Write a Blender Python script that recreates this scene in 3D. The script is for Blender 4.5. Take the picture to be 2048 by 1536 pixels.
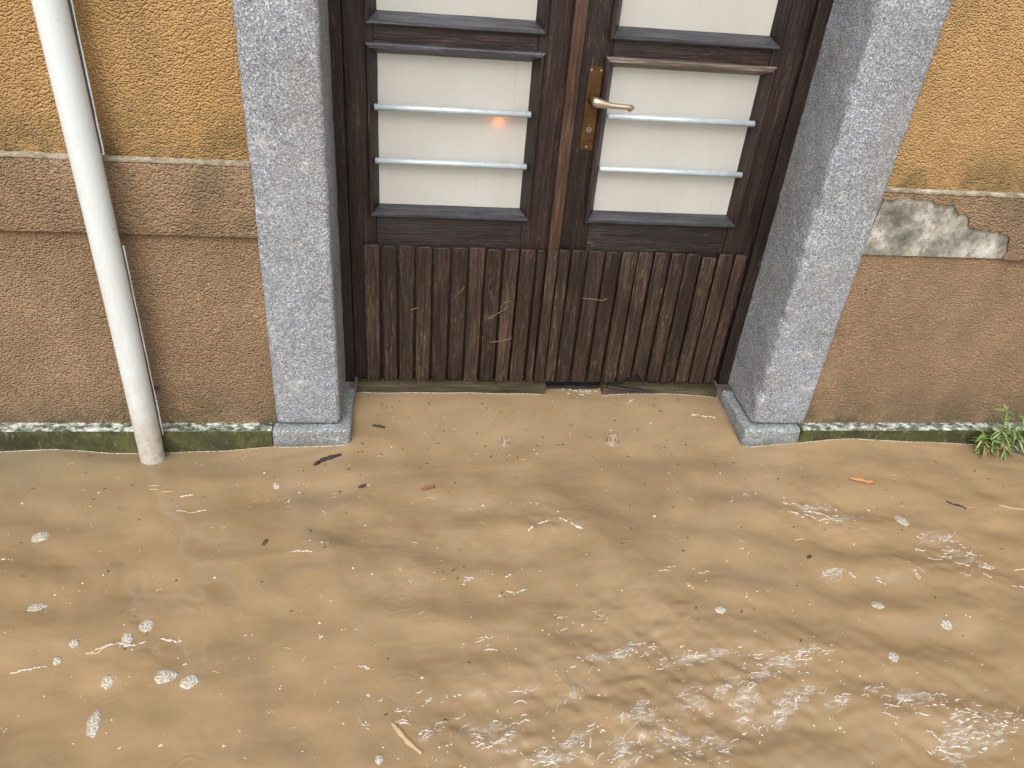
import bpy, bmesh, math, random
import numpy as np
from mathutils import Vector, Matrix, noise
random.seed(7); RNG = np.random.default_rng(11)
for o in list(bpy.data.objects): bpy.data.objects.remove(o, do_unlink=True)
S = bpy.context.scene; COL = S.collection

# ------------------------------------------------------------------ camera
CAM = Vector((0.0, -2.0, 1.57))                 # world: wall face y=0, mean water level z=0
YAW, PITCH, ROLL, F = 0.156029, 0.589192, 0.093641, 1580.0
cy_, sy_, cp_, sp_ = math.cos(YAW), math.sin(YAW), math.cos(PITCH), math.sin(PITCH)
fw = Vector((sy_*cp_, cy_*cp_, -sp_)); rt0 = Vector((cy_, -sy_, 0)); up0 = rt0.cross(fw)
RT = rt0*math.cos(ROLL) + up0*math.sin(ROLL); UP = -rt0*math.sin(ROLL) + up0*math.cos(ROLL)
cd = bpy.data.cameras.new('camera'); cam = bpy.data.objects.new('camera', cd); COL.objects.link(cam)
cd.sensor_width = 36; cd.lens = F/2048*36; cd.clip_start = 0.05; cd.clip_end = 2000
mw = Matrix.Identity(4)
for i in range(3): mw[i][0] = RT[i]; mw[i][1] = UP[i]; mw[i][2] = -fw[i]; mw[i][3] = CAM[i]
cam.matrix_world = mw; S.camera = cam

# ------------------------------------------------------------------ sky, sun, exposure
w = bpy.data.worlds.new('World'); S.world = w; w.use_nodes = True
wn = w.node_tree; wn.nodes.clear()
SUN_EL, SUN_AZ = math.radians(52), math.radians(197)       # azimuth clockwise from +Y: behind the camera
sky = wn.nodes.new('ShaderNodeTexSky'); sky.sky_type = 'NISHITA'; sky.sun_disc = False
sky.sun_elevation = SUN_EL; sky.sun_rotation = SUN_AZ; sky.dust_density = 6; sky.air_density = 1.0
hs = wn.nodes.new('ShaderNodeHueSaturation'); hs.inputs['Saturation'].default_value = 0.34
bg = wn.nodes.new('ShaderNodeBackground'); bg.inputs['Strength'].default_value = 0.15
wo = wn.nodes.new('ShaderNodeOutputWorld')
wn.links.new(sky.outputs[0], hs.inputs['Color']); wn.links.new(hs.outputs[0], bg.inputs[0]); wn.links.new(bg.outputs[0], wo.inputs[0])
sd = bpy.data.lights.new('sun', 'SUN'); sd.energy = 0.75; sd.angle = math.radians(70); sd.color = (1.0, 0.98, 0.955)
sun = bpy.data.objects.new('sun', sd); COL.objects.link(sun)
sv = Vector((math.sin(SUN_AZ)*math.cos(SUN_EL), math.cos(SUN_AZ)*math.cos(SUN_EL), math.sin(SUN_EL)))
sun.rotation_euler = sv.to_track_quat('Z', 'Y').to_euler(); sun.location = sv*20
vs = S.view_settings; vs.view_transform = 'Standard'; vs.look = 'None'; vs.gamma = 1; vs.use_curve_mapping = False
vs.exposure = 0.38
S.render.engine = 'CYCLES'
S.cycles.max_bounces = 6; S.cycles.diffuse_bounces = 3; S.cycles.glossy_bounces = 3; S.cycles.transmission_bounces = 5; S.cycles.transparent_max_bounces = 32

# ------------------------------------------------------------------ helpers
def ray(u, v): return fw + RT*((u-1024)/F) - UP*((v-768)/F)
def at(u, v, y):                       # point of the photograph on the upright plane at depth y
    d = ray(u, v); return CAM + d*((y-CAM.y)/d.y)
def onz(u, v, z=0.0):                  # point of the photograph on a level plane
    d = ray(u, v); return CAM + d*((z-CAM.z)/d.z)
def tag(o, label, cat=None, group=None, kind=None):
    o['label'] = label
    if cat: o['category'] = cat
    if group: o['group'] = group
    if kind: o['kind'] = kind
    return o
def thing(name, loc, label, cat, group=None):
    o = bpy.data.objects.new(name, None); o.empty_display_size = 0.05; COL.objects.link(o); o.location = loc
    return tag(o, label, cat, group)
def wpos(o):
    p = Vector((0, 0, 0))
    while o: p += o.location; o = o.parent
    return p
class MB:
    def __init__(s): s.v = []; s.f = []; s.m = []
    def add(s, vs, fs, m=0):
        n = len(s.v); s.v += [tuple(a) for a in vs]; s.f += [tuple(i+n for i in f) for f in fs]; s.m += [m]*len(fs); return s
    def box(s, x0, x1, y0, y1, z0, z1, m=0):
        return s.add([(x0,y0,z0),(x1,y0,z0),(x1,y1,z0),(x0,y1,z0),(x0,y0,z1),(x1,y0,z1),(x1,y1,z1),(x0,y1,z1)],
            [(0,3,2,1),(4,5,6,7),(0,1,5,4),(1,2,6,5),(2,3,7,6),(3,0,4,7)], m)
    def prism(s, poly, y0, y1, m=0):                # polygon in x,z extruded along y
        n = len(poly); vs = [(x,y0,z) for x,z in poly] + [(x,y1,z) for x,z in poly]
        return s.add(vs, [tuple(range(n)), tuple(range(2*n-1, n-1, -1))] + [(i,i+n,(i+1)%n+n,(i+1)%n) for i in range(n)], m)
    def tube(s, pts, rad, n=8, flat=1.0, cap=True, m=0):
        pts = [Vector(p) for p in pts]; k = len(pts); rad = rad if hasattr(rad, '__len__') else [rad]*k
        vs = []
        for i, p in enumerate(pts):
            d = (pts[min(i+1,k-1)] - pts[max(i-1,0)]).normalized()
            a = d.cross(Vector((0,0,1)) if abs(d.z) < .9 else Vector((0,1,0))).normalized(); b = a.cross(d)
            for j in range(n):
                t = 2*math.pi*j/n; vs.append(p + a*math.cos(t)*rad[i] + b*math.sin(t)*rad[i]*flat)
        fs = [(i*n+j, i*n+(j+1)%n, (i+1)*n+(j+1)%n, (i+1)*n+j) for i in range(k-1) for j in range(n)]
        if cap: fs += [tuple(range(n-1,-1,-1)), tuple(range((k-1)*n, k*n))]
        return s.add(vs, fs, m)
def obj(name, mb, mat, parent=None, bevel=0, seg=2, smooth=False, cuts=None, jit=None, loc=None):
    org = wpos(parent) if parent else Vector(loc or (0,0,0))
    me = bpy.data.meshes.new(name); me.from_pydata([tuple(Vector(v)-org) for v in mb.v], [], mb.f)
    for mm in (mat if isinstance(mat, (list, tuple)) else [mat]): me.materials.append(mm)
    me.polygons.foreach_set('material_index', mb.m)
    bm = bmesh.new(); bm.from_mesh(me); bmesh.ops.recalc_face_normals(bm, faces=bm.faces)
    if bevel: bmesh.ops.bevel(bm, geom=[e for e in bm.edges if e.calc_face_angle(0) > .5], offset=bevel, segments=seg, profile=.6, affect='EDGES')
    if cuts:
        for ax, a, b, st in cuts:
            n = Vector((0,0,0)); n[ax] = 1; p = a
            while p < b:
                c = Vector((0,0,0)); c[ax] = p - org[ax]
                bmesh.ops.bisect_plane(bm, geom=bm.verts[:]+bm.edges[:]+bm.faces[:], plane_co=c, plane_no=n, dist=1e-5); p += st
    if jit:
        amp, fr, seed = jit
        for v in bm.verts:
            q = (v.co+org)*fr + Vector((seed, seed*2, 0))
            v.co += noise.noise_vector(q)*amp + noise.noise_vector(q*3.7)*amp*.45
    bm.to_mesh(me); bm.free()
    if smooth or jit: me.polygons.foreach_set('use_smooth', [True]*len(me.polygons))
    if jit and not smooth: me.set_sharp_from_angle(angle=math.radians(38))
    o = bpy.data.objects.new(name, me); COL.objects.link(o)
    if parent: o.parent = parent
    else: o.location = org
    return o

# ------------------------------------------------------------------ materials
class NG:
    def __init__(s, name):
        s.mat = bpy.data.materials.new(name); s.mat.use_nodes = True; s.nt = s.mat.node_tree; s.nt.nodes.clear()
        s.out = s.n('ShaderNodeOutputMaterial'); s.bs = s.n('ShaderNodeBsdfPrincipled'); s.l(s.bs.outputs[0], s.out.inputs[0])
        s.tc = s.n('ShaderNodeTexCoord'); s.co = s.tc.outputs['Object']
    def n(s, t, **k):
        x = s.nt.nodes.new(t)
        for a, b in k.items(): setattr(x, a, b)
        return x
    def l(s, a, b): s.nt.links.new(a, b)
    def setv(s, sock, v):
        if hasattr(v, 'is_output'): s.l(v, sock)
        else: sock.default_value = v
    def map(s, scale, co=None, loc=None):
        m = s.n('ShaderNodeMapping'); s.l(co or s.co, m.inputs[0]); m.inputs['Scale'].default_value = scale
        if loc is not None: s.setv(m.inputs['Location'], loc)
        return m.outputs[0]
    def noise(s, scale, detail=2, rough=.5, co=None, dist=0, col=False):
        x = s.n('ShaderNodeTexNoise'); s.l(co or s.co, x.inputs['Vector'])
        x.inputs['Scale'].default_value = scale; x.inputs['Detail'].default_value = detail; x.inputs['Roughness'].default_value = rough; x.inputs['Distortion'].default_value = dist
        return x.outputs['Color' if col else 'Fac']
    def voro(s, scale, co=None, out='Distance', feat='F1', rnd=1):
        x = s.n('ShaderNodeTexVoronoi', feature=feat); s.l(co or s.co, x.inputs['Vector']); x.inputs['Scale'].default_value = scale; x.inputs['Randomness'].default_value = rnd
        return x.outputs[out]
    def ramp(s, fac, stops, interp='LINEAR'):
        r = s.n('ShaderNodeValToRGB'); r.color_ramp.interpolation = interp; e = r.color_ramp.elements
        while len(e) < len(stops): e.new(0.5)
        for k, (p, c) in zip(e, stops):
            k.position = p; k.color = (c, c, c, 1) if isinstance(c, (int, float)) else (*c, 1)
        s.l(fac, r.inputs[0]); return r.outputs[0]
    def mix(s, fac, a, b, mode='MIX'):
        m = s.n('ShaderNodeMix', data_type='RGBA', blend_type=mode)
        s.setv(m.inputs[0], fac)
        for k, v in ((6, a), (7, b)): s.setv(m.inputs[k], (*v, 1) if isinstance(v, tuple) and len(v) == 3 else v)
        return m.outputs[2]
    def math(s, op, a, b=0.0, clamp=False):
        m = s.n('ShaderNodeMath', operation=op, use_clamp=clamp); s.setv(m.inputs[0], a); s.setv(m.inputs[1], b); return m.outputs[0]
    def xyz(s, co=None):
        x = s.n('ShaderNodeSeparateXYZ'); s.l(co or s.co, x.inputs[0]); return x.outputs
    def world(s):
        g = s.n('ShaderNodeNewGeometry'); s.co = g.outputs['Position']; return s
    def range(s, v, a, b, c=0.0, d=1.0):
        m = s.n('ShaderNodeMapRange'); s.l(v, m.inputs[0])
        for i, q in enumerate((a, b, c, d)): m.inputs[i+1].default_value = q
        return m.outputs[0]
    def bump(s, h, strength=1, dist=.002, prev=None):
        b = s.n('ShaderNodeBump'); b.inputs['Strength'].default_value = strength; b.inputs['Distance'].default_value = dist
        s.l(h, b.inputs['Height'])
        if prev: s.l(prev, b.inputs['Normal'])
        return b.outputs[0]
    def fin(s, col=None, rough=None, nrm=None, **k):
        if col is not None: s.setv(s.bs.inputs['Base Color'], (*col, 1) if isinstance(col, tuple) else col)
        if rough is not None: s.setv(s.bs.inputs['Roughness'], rough)
        if nrm is not None: s.l(nrm, s.bs.inputs['Normal'])
        for a, b in k.items(): s.setv(s.bs.inputs[a.replace('_', ' ')], b)
        return s.mat

def stucco(name, c0, c1, dirt, zlo, algae=True, relief=.0080, gs=180):
    g = NG(name).world()
    big = g.ramp(g.noise(2.6, 4, .6), [(.32, 0.), (.68, 1.)])
    col = g.mix(big, c0, c1)
    fine = g.ramp(g.noise(gs*1.6, 1, .6), [(.3, .70), (.7, 1.25)])
    col = g.mix(1.0, col, fine, 'MULTIPLY')
    st = g.math('MULTIPLY', g.ramp(g.noise(7, 5, .65, g.map((1, 1, .55))), [(.42, 0.), (.62, 1.)]), .62)
    col = g.mix(st, col, dirt)
    if algae:      # green growth creeping up from the wet plinth
        z = g.xyz()[2]
        up = g.range(z, zlo, zlo+.14, .9, 0.0)
        a = g.math('MULTIPLY', up, g.ramp(g.noise(9, 5, .7), [(.38, 0.), (.62, 1.)]), True)
        col = g.mix(g.math('MULTIPLY', a, .85), col, (.085, .075, .03))
    v = g.voro(gs, g.map((1, 1, 1.25)))
    h = g.math('ADD', g.noise(gs*.55, 2, .6), g.math('MULTIPLY', v, -.9))
    n1 = g.bump(h, 1.0, relief); n2 = g.bump(g.noise(11, 2, .5), .6, .010, n1)
    return g.fin(col, g.ramp(g.noise(30, 2), [(.3, .55), (.7, .8)]), n2)
M = {}
M['ochre'] = stucco('ochre_render', (.51, .298, .105), (.60, .378, .160), (.39, .245, .102), .88, True)
M['brown'] = stucco('brown_render', (.285, .180, .100), (.37, .240, .138), (.225, .155, .082), .08, True, .0085, 165)
M['band'] = stucco('band_render', (.275, .175, .096), (.355, .232, .134), (.135, .104, .058), .7, False, .0075, 150)

g = NG('band_cap_render').world()
c = g.mix(g.ramp(g.noise(45, 5, .75, g.map((.5, 1, 1))), [(.38, 0.), (.62, 1.)]), (.19, .155, .10), (.50, .44, .34))
M['cap'] = g.fin(c, .75, g.bump(g.noise(120, 3), .8, .004))

g = NG('exposed_old_plaster').world()
m1 = g.noise(9, 6, .7); m2 = g.noise(75, 5, .8)
c = g.ramp(m1, [(.34, (.10, .098, .085)), (.45, (.25, .24, .205)), (.55, (.46, .43, .365)), (.66, (.66, .66, .64))])
c = g.mix(g.ramp(m2, [(.5, 0.), (.64, .75)]), c, (.15, .14, .11))
M['bare'] = g.fin(c, .8, g.bump(g.math('ADD', m1, m2), .8, .005))

def granite(name, tint):
    g = NG(name).world()
    a = g.noise(260, 3, .85); v = g.voro(340, out='Color'); vx = g.xyz(v)[0]
    s1 = g.ramp(a, [(.36, (.085, .09, .095)), (.46, (.22, .23, .242)), (.54, (.36, .37, .385)), (.64, (.72, .73, .74))])
    s2 = g.ramp(vx, [(0., (.05, .053, .056)), (.35, (.24, .25, .26)), (.75, (.40, .41, .43)), (.93, (.95, .95, .96))])
    c = g.mix(.5, s1, s2); c = g.mix(1.0, c, (.92, .945, .975), 'MULTIPLY')
    c = g.mix(1.0, c, g.ramp(g.noise(5, 4, .6), [(.3, (.80, .79, .76)), (.7, (1.08, 1.08, 1.1))]), 'MULTIPLY')
    st = g.ramp(g.noise(3.5, 5, .65, g.map((1, 1, .4))), [(.5, 0.), (.72, .55)])
    c = g.mix(st, c, (.24, .235, .19)); c = g.mix(1.0, c, tint, 'MULTIPLY')
    lm = g.math('MULTIPLY', g.ramp(g.noise(11, 5, .75), [(.56, 0.), (.66, 1.)]), g.ramp(g.noise(90, 3, .7), [(.45, 0.), (.6, .8)]))
    c = g.mix(lm, c, (.62, .63, .60))                                    # pale lichen and bruised spots
    c = g.mix(g.math('MULTIPLY', g.range(g.math('ADD', g.xyz()[2], g.math('MULTIPLY', g.noise(16, 3, .6), .05)), .062, .035), .5), c, (.10, .10, .085))   # silt-darkened foot
    n1 = g.bump(g.noise(210, 3, .7), 1.0, .0035); n2 = g.bump(g.noise(26, 3), .6, .006, n1)
    return g.fin(c, .55, n2)
M['granite'] = granite('granite', (1.0, 1.0, 1.02))
M['granite2'] = granite('granite_plinth', (.9, .92, .9))

g = NG('plinth_top_lichen').world()
m1 = g.noise(48, 6, .8, g.map((.75, 1, 1)))
c = g.ramp(m1, [(.38, (.03, .042, .025)), (.46, (.10, .12, .08)), (.52, (.30, .32, .28)), (.59, (.66, .67, .64))])
M['plinth_top'] = g.fin(c, .5, g.bump(m1, .8, .004))
g = NG('plinth_green_algae').world()
m1 = g.noise(14, 6, .72); m2 = g.noise(70, 4, .7, g.map((1, 1, .4)))
c = g.ramp(m1, [(.32, (.022, .024, .012)), (.5, (.05, .056, .02)), (.66, (.105, .105, .035))])
c = g.mix(g.ramp(m2, [(.58, 0.), (.74, .8)]), c, (.24, .26, .18))
M['plinth_front'] = g.fin(c, .3, g.bump(m2, .6, .004))

def wood(name, axis, dark, mid, light, worn=.62, rough=.4):
    g = NG(name); oi = g.n('ShaderNodeObjectInfo'); off = g.n('ShaderNodeCombineXYZ')
    for i, k in enumerate((37., 19., 53.)): g.l(g.math('MULTIPLY', oi.outputs['Random'], k), off.inputs[i])
    add = g.n('ShaderNodeVectorMath', operation='ADD'); g.l(g.co, add.inputs[0]); g.l(off.outputs[0], add.inputs[1]); co = add.outputs[0]
    sc = [150, 150, 150]; sc[axis] = 7.; fib = g.noise(1, 4, .65, g.map(tuple(sc), co), .5)
    sc = [420, 420, 420]; sc[axis] = 28.; fleck = g.noise(1, 2, .6, g.map(tuple(sc), co))
    sc = [14, 14, 14]; sc[axis] = 3.; blot = g.noise(1, 3, .6, g.map(tuple(sc), co))
    c = g.ramp(fib, [(.3, dark), (.52, mid), (.75, light)])
    c = g.mix(1.0, c, g.ramp(blot, [(.3, .5), (.7, 1.35)]), 'MULTIPLY')
    c = g.mix(1.0, c, g.ramp(oi.outputs['Random'], [(0., .62), (1., 1.4)]), 'MULTIPLY')
    fl = g.math('MULTIPLY', g.ramp(fleck, [(worn, 0.), (worn+.12, 1.)]), g.ramp(blot, [(.42, .1), (.62, 1.)]))
    c = g.mix(fl, c, (.20, .135, .085))
    n = g.bump(g.math('ADD', fib, g.math('MULTIPLY', fleck, .4)), .9, .0022)
    return g.fin(c, g.ramp(blot, [(.3, rough-.1), (.7, rough+.18)]), n)
D, Mi, L = (.006, .0036, .0034), (.019, .0102, .0086), (.055, .030, .024)
M['wood_v'] = wood('dark_oak_upright', 2, D, Mi, L)
M['wood_h'] = wood('dark_oak_level', 0, D, Mi, L)
M['slat'] = wood('weathered_slat', 2, (.008, .0045, .0035), (.029, .0163, .0116), (.088, .053, .036), .58, .34)
M['astragal'] = wood('reddish_oak', 2, (.02, .010, .007), (.060, .030, .021), (.125, .07, .047), .6, .45)
M['mould_worn'] = wood('bleached_moulding', 0, (.03, .02, .016), (.12, .09, .075), (.40, .33, .28), .5, .4)
M['mould_sheen'] = wood('sky_sheen_moulding', 0, (.022, .022, .026), (.055, .056, .066), (.11, .112, .128), .66, .3)  # bluish grey puts the sky sheen of up-facing mouldings into the colour
M['sill'] = wood('wet_green_sill', 0, (.018, .014, .007), (.050, .040, .021), (.11, .09, .052), .62, .22)
M['rot'] = NG('rotten_wood').fin((.008, .006, .005), .6)

PZ = at(900, 441, .216).z + .024          # bottom of the lower panes
g = NG('cream_glazed_pane').world()
z = g.xyz()[2]
c = g.mix(g.ramp(g.noise(5, 4, .6, g.map((1, 1, .5))), [(.3, 0.), (.7, 1.)]), (.59, .585, .54), (.67, .665, .62))
c = g.mix(g.ramp(g.noise(190, 2, .5), [(.74, 0.), (.78, .7)]), c, (.20, .17, .12))
dr = g.math('MULTIPLY', g.ramp(g.noise(1, 2, .5, g.map((95, 1, 2.2))), [(.64, 0.), (.70, .28)]), g.ramp(g.noise(6, 2), [(.45, 0.), (.6, 1.)]))
c = g.mix(dr, c, (.40, .37, .30))
gr = g.math('MULTIPLY', g.range(g.math('ADD', z, g.math('MULTIPLY', g.noise(40, 3, .7), .022)), PZ+.020, PZ+.008), g.ramp(g.noise(120, 3, .7), [(.46, 0.), (.60, .75)]))
c = g.mix(gr, c, (.16, .15, .12))                                       # grime gathered on the bottom edge
dif = g.n('ShaderNodeBsdfDiffuse'); tr = g.n('ShaderNodeBsdfTranslucent'); gl = g.n('ShaderNodeBsdfGlossy'); gl.inputs['Roughness'].default_value = .04
g.l(c, dif.inputs[0]); tr.inputs[0].default_value = (.75, .7, .6, 1)
ms = g.n('ShaderNodeMixShader'); ms.inputs[0].default_value = .22; g.l(dif.outputs[0], ms.inputs[1]); g.l(tr.outputs[0], ms.inputs[2])
fr = g.n('ShaderNodeFresnel'); fr.inputs[0].default_value = 1.45
ms2 = g.n('ShaderNodeMixShader'); g.l(fr.outputs[0], ms2.inputs[0]); g.l(ms.outputs[0], ms2.inputs[1]); g.l(gl.outputs[0], ms2.inputs[2]); g.l(ms2.outputs[0], g.out.inputs[0])
M['pane'] = g.mat
M['backing'] = NG('cream_backing_board').fin((.62, .59, .5), .8)
M['added_glow'] = NG('orange_glow').fin((.9, .4, .1), .5, Emission_Color=(1.0, .28, .04, 1), Emission_Strength=230.)  # added glow that imitates an orange reflection

g = NG('galvanised_rod')
c = g.mix(g.ramp(g.noise(40, 4, .6), [(.35, 0.), (.7, 1.)]), (.42, .50, .54), (.56, .63, .66))
M['rod'] = g.fin(c, .38, Metallic=.35)
g = NG('aged_brass')
c = g.mix(g.ramp(g.noise(25, 4, .6), [(.35, 0.), (.65, 1.)]), (.07, .032, .011), (.135, .064, .020))
M['brass_plate'] = g.fin(c, .36, Metallic=.45)
M['brass'] = NG('worn_brass').fin((.48, .41, .30), .34, Metallic=.85)
M['steel'] = NG('lock_steel').fin((.35, .33, .28), .35, Metallic=.9)
M['hole'] = NG('keyhole_black').fin((.01, .01, .01), .7)

g = NG('white_painted_pipe').world()
zz = g.xyz()[2]
dirty = g.math('MULTIPLY', g.range(zz, 1.0, .05, .15, 1.0), g.ramp(g.noise(13, 5, .7, g.map((1, 1, .35))), [(.36, 0.), (.66, 1.)]))
c = g.mix(g.math('MULTIPLY', dirty, .8), (.69, .76, .77), (.54, .48, .40))
c = g.mix(g.math('MULTIPLY', g.range(zz, .22, .0), g.ramp(g.noise(34, 5, .7), [(.40, .15), (.60, .85)])), c, (.36, .27, .17))   # silt splashed on the foot
c = g.mix(g.ramp(g.noise(46, 5, .75), [(.65, 0.), (.69, .6)]), c, (.38, .30, .22))
M['pipe'] = g.fin(c, .38, g.bump(g.noise(140, 3), .3, .002))
M['pipe_dark'] = NG('dark_gap_grey').fin((.06, .06, .055), .7)
M['rust'] = NG('rusty_fixing').fin((.05, .045, .04), .6, Metallic=.4)

g = NG('muddy_flood_water').world()
big = g.ramp(g.noise(2.4, 5, .6, g.map((.8, 1.5, 1)), 1.8), [(.34, 0.), (.66, 1.)])
c = g.mix(big, (.250, .177, .099), (.328, .231, .131))
c = g.mix(g.ramp(g.noise(4.5, 5, .6, g.map((.6, 1.5, 1)), 1.5), [(.52, 0.), (.74, .5)]), c, (.252, .178, .098))
c = g.mix(g.ramp(g.noise(3.4, 5, .65, g.map((.4, 1.8, 1)), 1.0), [(.54, 0.), (.74, .65)]), c, (.385, .265, .150))
n1 = g.bump(g.noise(46, 3, .5, g.map((.8, 1.3, 1))), .12, .004)
x_, y_, _z = g.xyz()
cl = g.math('MULTIPLY', g.range(g.math('ADD', x_, g.math('MULTIPLY', g.noise(3, 4, .6), .5)), -.25, -.95), g.range(g.math('ADD', y_, g.math('MULTIPLY', g.noise(4, 4, .6), .3)), -.35, .05), True)
c = g.mix(g.math('MULTIPLY', cl, .75), c, (.225, .19, .115))      # greyer, greener tint by the wall on the left
M['water'] = g.fin(c, .11, n1, IOR=1.333, Specular_IOR_Level=1.0)

g = NG('foam')
vv = g.voro(330)
a = g.ramp(g.noise(150, 3, .6), [(.36, .05), (.52, 1.)])
tb = g.n('ShaderNodeBsdfTransparent'); ms = g.n('ShaderNodeMixShader'); g.l(a, ms.inputs[0]); g.l(tb.outputs[0], ms.inputs[1]); g.l(g.bs.outputs[0], ms.inputs[2]); g.l(ms.outputs[0], g.out.inputs[0])
M['foam'] = g.fin((.68, .64, .58), .2, g.bump(vv, .7, .003))  # white of real froth and of the painted glints
g = NG('froth_sheet').world()
at_ = g.n('ShaderNodeAttribute', attribute_name='edge')
nz = g.math('ADD', g.math('MULTIPLY', g.noise(62, 3, .6, g.map((.5, 1.5, 1)), 1.2), .88), g.math('MULTIPLY', g.noise(240, 2, .6), .12))
a = g.ramp(g.math('ADD', nz, g.math('MULTIPLY', g.math('SUBTRACT', at_.outputs['Fac'], 1.0), .30)), [(.42, 0.), (.64, .66)])
tb = g.n('ShaderNodeBsdfTransparent'); ms = g.n('ShaderNodeMixShader'); g.l(a, ms.inputs[0]); g.l(tb.outputs[0], ms.inputs[1]); g.l(g.bs.outputs[0], ms.inputs[2]); g.l(ms.outputs[0], g.out.inputs[0])
M['froth'] = g.fin((.70, .66, .59), .25, g.bump(nz, .8, .004))
g = NG('bubbly_foam_blob')
vv = g.voro(240); 
c = g.ramp(vv, [(.20, (.26, .20, .125)), (.40, (.42, .38, .31)), (.75, (.54, .52, .47))])
M['blob'] = g.fin(c, .3, g.bump(vv, .8, -.003))
M['bubble'] = NG('pale_bubble').fin((.58, .51, .40), .12)
M['speck'] = NG('dark_litter').fin((.022, .016, .010), .5)
M['stalk'] = NG('dull_dry_grass').fin((.24, .18, .10), .7)
M['straw'] = NG('pale_straw').fin((.52, .40, .21), .6)
M['bark'] = NG('wet_black_bark').fin((.018, .015, .014), .3)
M['tanwood'] = NG('tan_stick').fin((.46, .33, .20), .6)
M['leaf_orange'] = NG('dead_orange_leaf').fin((.52, .26, .11), .5)
M['leaf_red'] = NG('dead_red_leaf').fin((.26, .10, .04), .5)
M['leaf_dark'] = NG('dead_dark_leaf').fin((.05, .04, .022), .5)
def leafmat(name, a, b):
    g = NG(name); oi = g.n('ShaderNodeObjectInfo')
    return g.fin(g.mix(oi.outputs['Random'], a, b), .45, Transmission_Weight=0.0)
M['leaf'] = leafmat('weed_leaf', (.10, .20, .05), (.30, .40, .14))
M['leaf_dry'] = leafmat('dry_weed_leaf', (.30, .25, .08), (.38, .20, .09))
M['stem'] = NG('weed_stem').fin((.19, .13, .06), .6)
g = NG('wet_soil'); M['soil'] = g.fin(g.ramp(g.noise(60, 4, .7), [(.3, (.02, .016, .012)), (.7, (.10, .08, .055))]), .5, g.bump(g.noise(80, 4), 1., .01))
M['splash'] = NG('splashed_water').fin((.95, .86, .70), .03, IOR=1.333, Transmission_Weight=.8)

# ------------------------------------------------------------------ key measures
ZB1, ZB0 = .884, .682                    # string band
ZP = .066                                # plinth top
PY = -.040                               # plinth front
JY = -.014                               # jamb front
jl0 = at(500, 360, JY).x; jl1 = at(657, 400, JY).x
jr0 = at(1600, 530, JY).x; jr1 = at(1731, 503, JY).x
LX0, LX1 = -.412, at(700, 859, -.036).x   # left jamb base block
RX0, RX1 = at(1492, 855, -.036).x, 1.292
DY = .234                                # door leaf face
XL, XR = -6.0, 7.0

# ------------------------------------------------------------------ flood water
KX = np.array([-9, -1.2, -1.06, -.82, -.62, -.41, -.19, .0, 1.0, 1.12, 1.29, 1.39, 1.5, 1.62, 1.98, 2.4, 9])
KZ = np.array([-.01, -.012, -.003, -.017, -.012, .008, .004, 0, 0, -.004, .018, .031, .036, .027, -.004, .002, 0])
def sm(a, b, x): t = np.clip((x-a)/(b-a), 0, 1); return t*t*(3-2*t)
WV = []
for lam, amp, n, spread in ((.75, .0060, 3, .5), (.38, .0056, 5, .6), (.20, .0042, 8, .8), (.115, .0012, 8, 1.0)):
    for i in range(n):
        l_ = lam*RNG.uniform(.75, 1.3); th = math.radians(62) + RNG.normal(0, spread)
        WV.append((2*math.pi/l_*math.cos(th), 2*math.pi/l_*math.sin(th), amp*RNG.uniform(.6, 1.2)/math.sqrt(n)*1.3, RNG.uniform(0, 6.28)))
CH = []
for i in range(26):
    l_ = RNG.uniform(.028, .07); th = math.radians(70) + RNG.normal(0, .9)
    CH.append((2*math.pi/l_*math.cos(th), 2*math.pi/l_*math.sin(th), l_*.0075, RNG.uniform(0, 6.28)))
RINGS = [(RNG.uniform(-1.2, 1.9), RNG.uniform(-1.1, .18), RNG.uniform(.008, .034), RNG.uniform(.0006, .0013)) for _ in range(60)]
CHOP = [(onz(1880,1110).xy, .16), (onz(1350,1330).xy, .22), (onz(1500,1420).xy, .24), (onz(1900,1430).xy, .25), (onz(1200,1480).xy, .2), (onz(1000,1480).xy, .14), (onz(1640,1030).xy, .12), (onz(1110,1045).xy, .07), (onz(280,1285).xy, .07)]
def water_h(x, y):
    x = np.asarray(x, float); y = np.asarray(y, float); h = np.zeros(np.broadcast(x, y).shape)
    for kx, ky, a, p in WV: h = h + a*np.sin(kx*x+ky*y+p+.6*np.sin(1.7*x+2.3*y+p))
    m = .10 + np.zeros_like(h)
    for c, r in CHOP: m = m + .75*np.exp(-((x-c[0])**2+(y-c[1])**2)/(r*r))
    far = np.exp(-np.maximum(0, np.hypot(x-.4, y+.4)-2.2)/1.5)
    ch = np.zeros_like(h)
    for kx, ky, a, p in CH: ch = ch + a*np.sin(kx*x+ky*y+p+.8*np.sin(9*x-7*y+p))
    h = h + ch*np.minimum(m, 1.1)*far
    h = h*(.35+.65*sm(.05, -.5, y)) * np.where(np.hypot(x, y) > 30, 0, 1)
    near = np.exp(-np.maximum(0, PY-y)/.10)
    rec = sm(jl1-.02, jl1+.05, x)*(1-sm(jr0-.05, jr0+.02, x))
    h = h + np.interp(x, KX, KZ)*near*(1-sm(-.03, .03, y)*rec)
    h = h + rec*sm(-.10, .20, y)*(.050 - .014*(x+.2)/1.3 + .004*np.sin(9*x))
    return h
def ring_h(x, y):
    h = np.zeros_like(x)
    for cx, cy, r, a in RINGS:
        s = (np.abs(x-cx) < .06) & (np.abs(y-cy) < .06)
        d = np.hypot(x[s]-cx, y[s]-cy); h[s] += a*np.cos((d-r)*2*math.pi/.013)*np.exp(-((d-r)/.008)**2)
    return h
def wz(x, y): return float(water_h(x, y))
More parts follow.
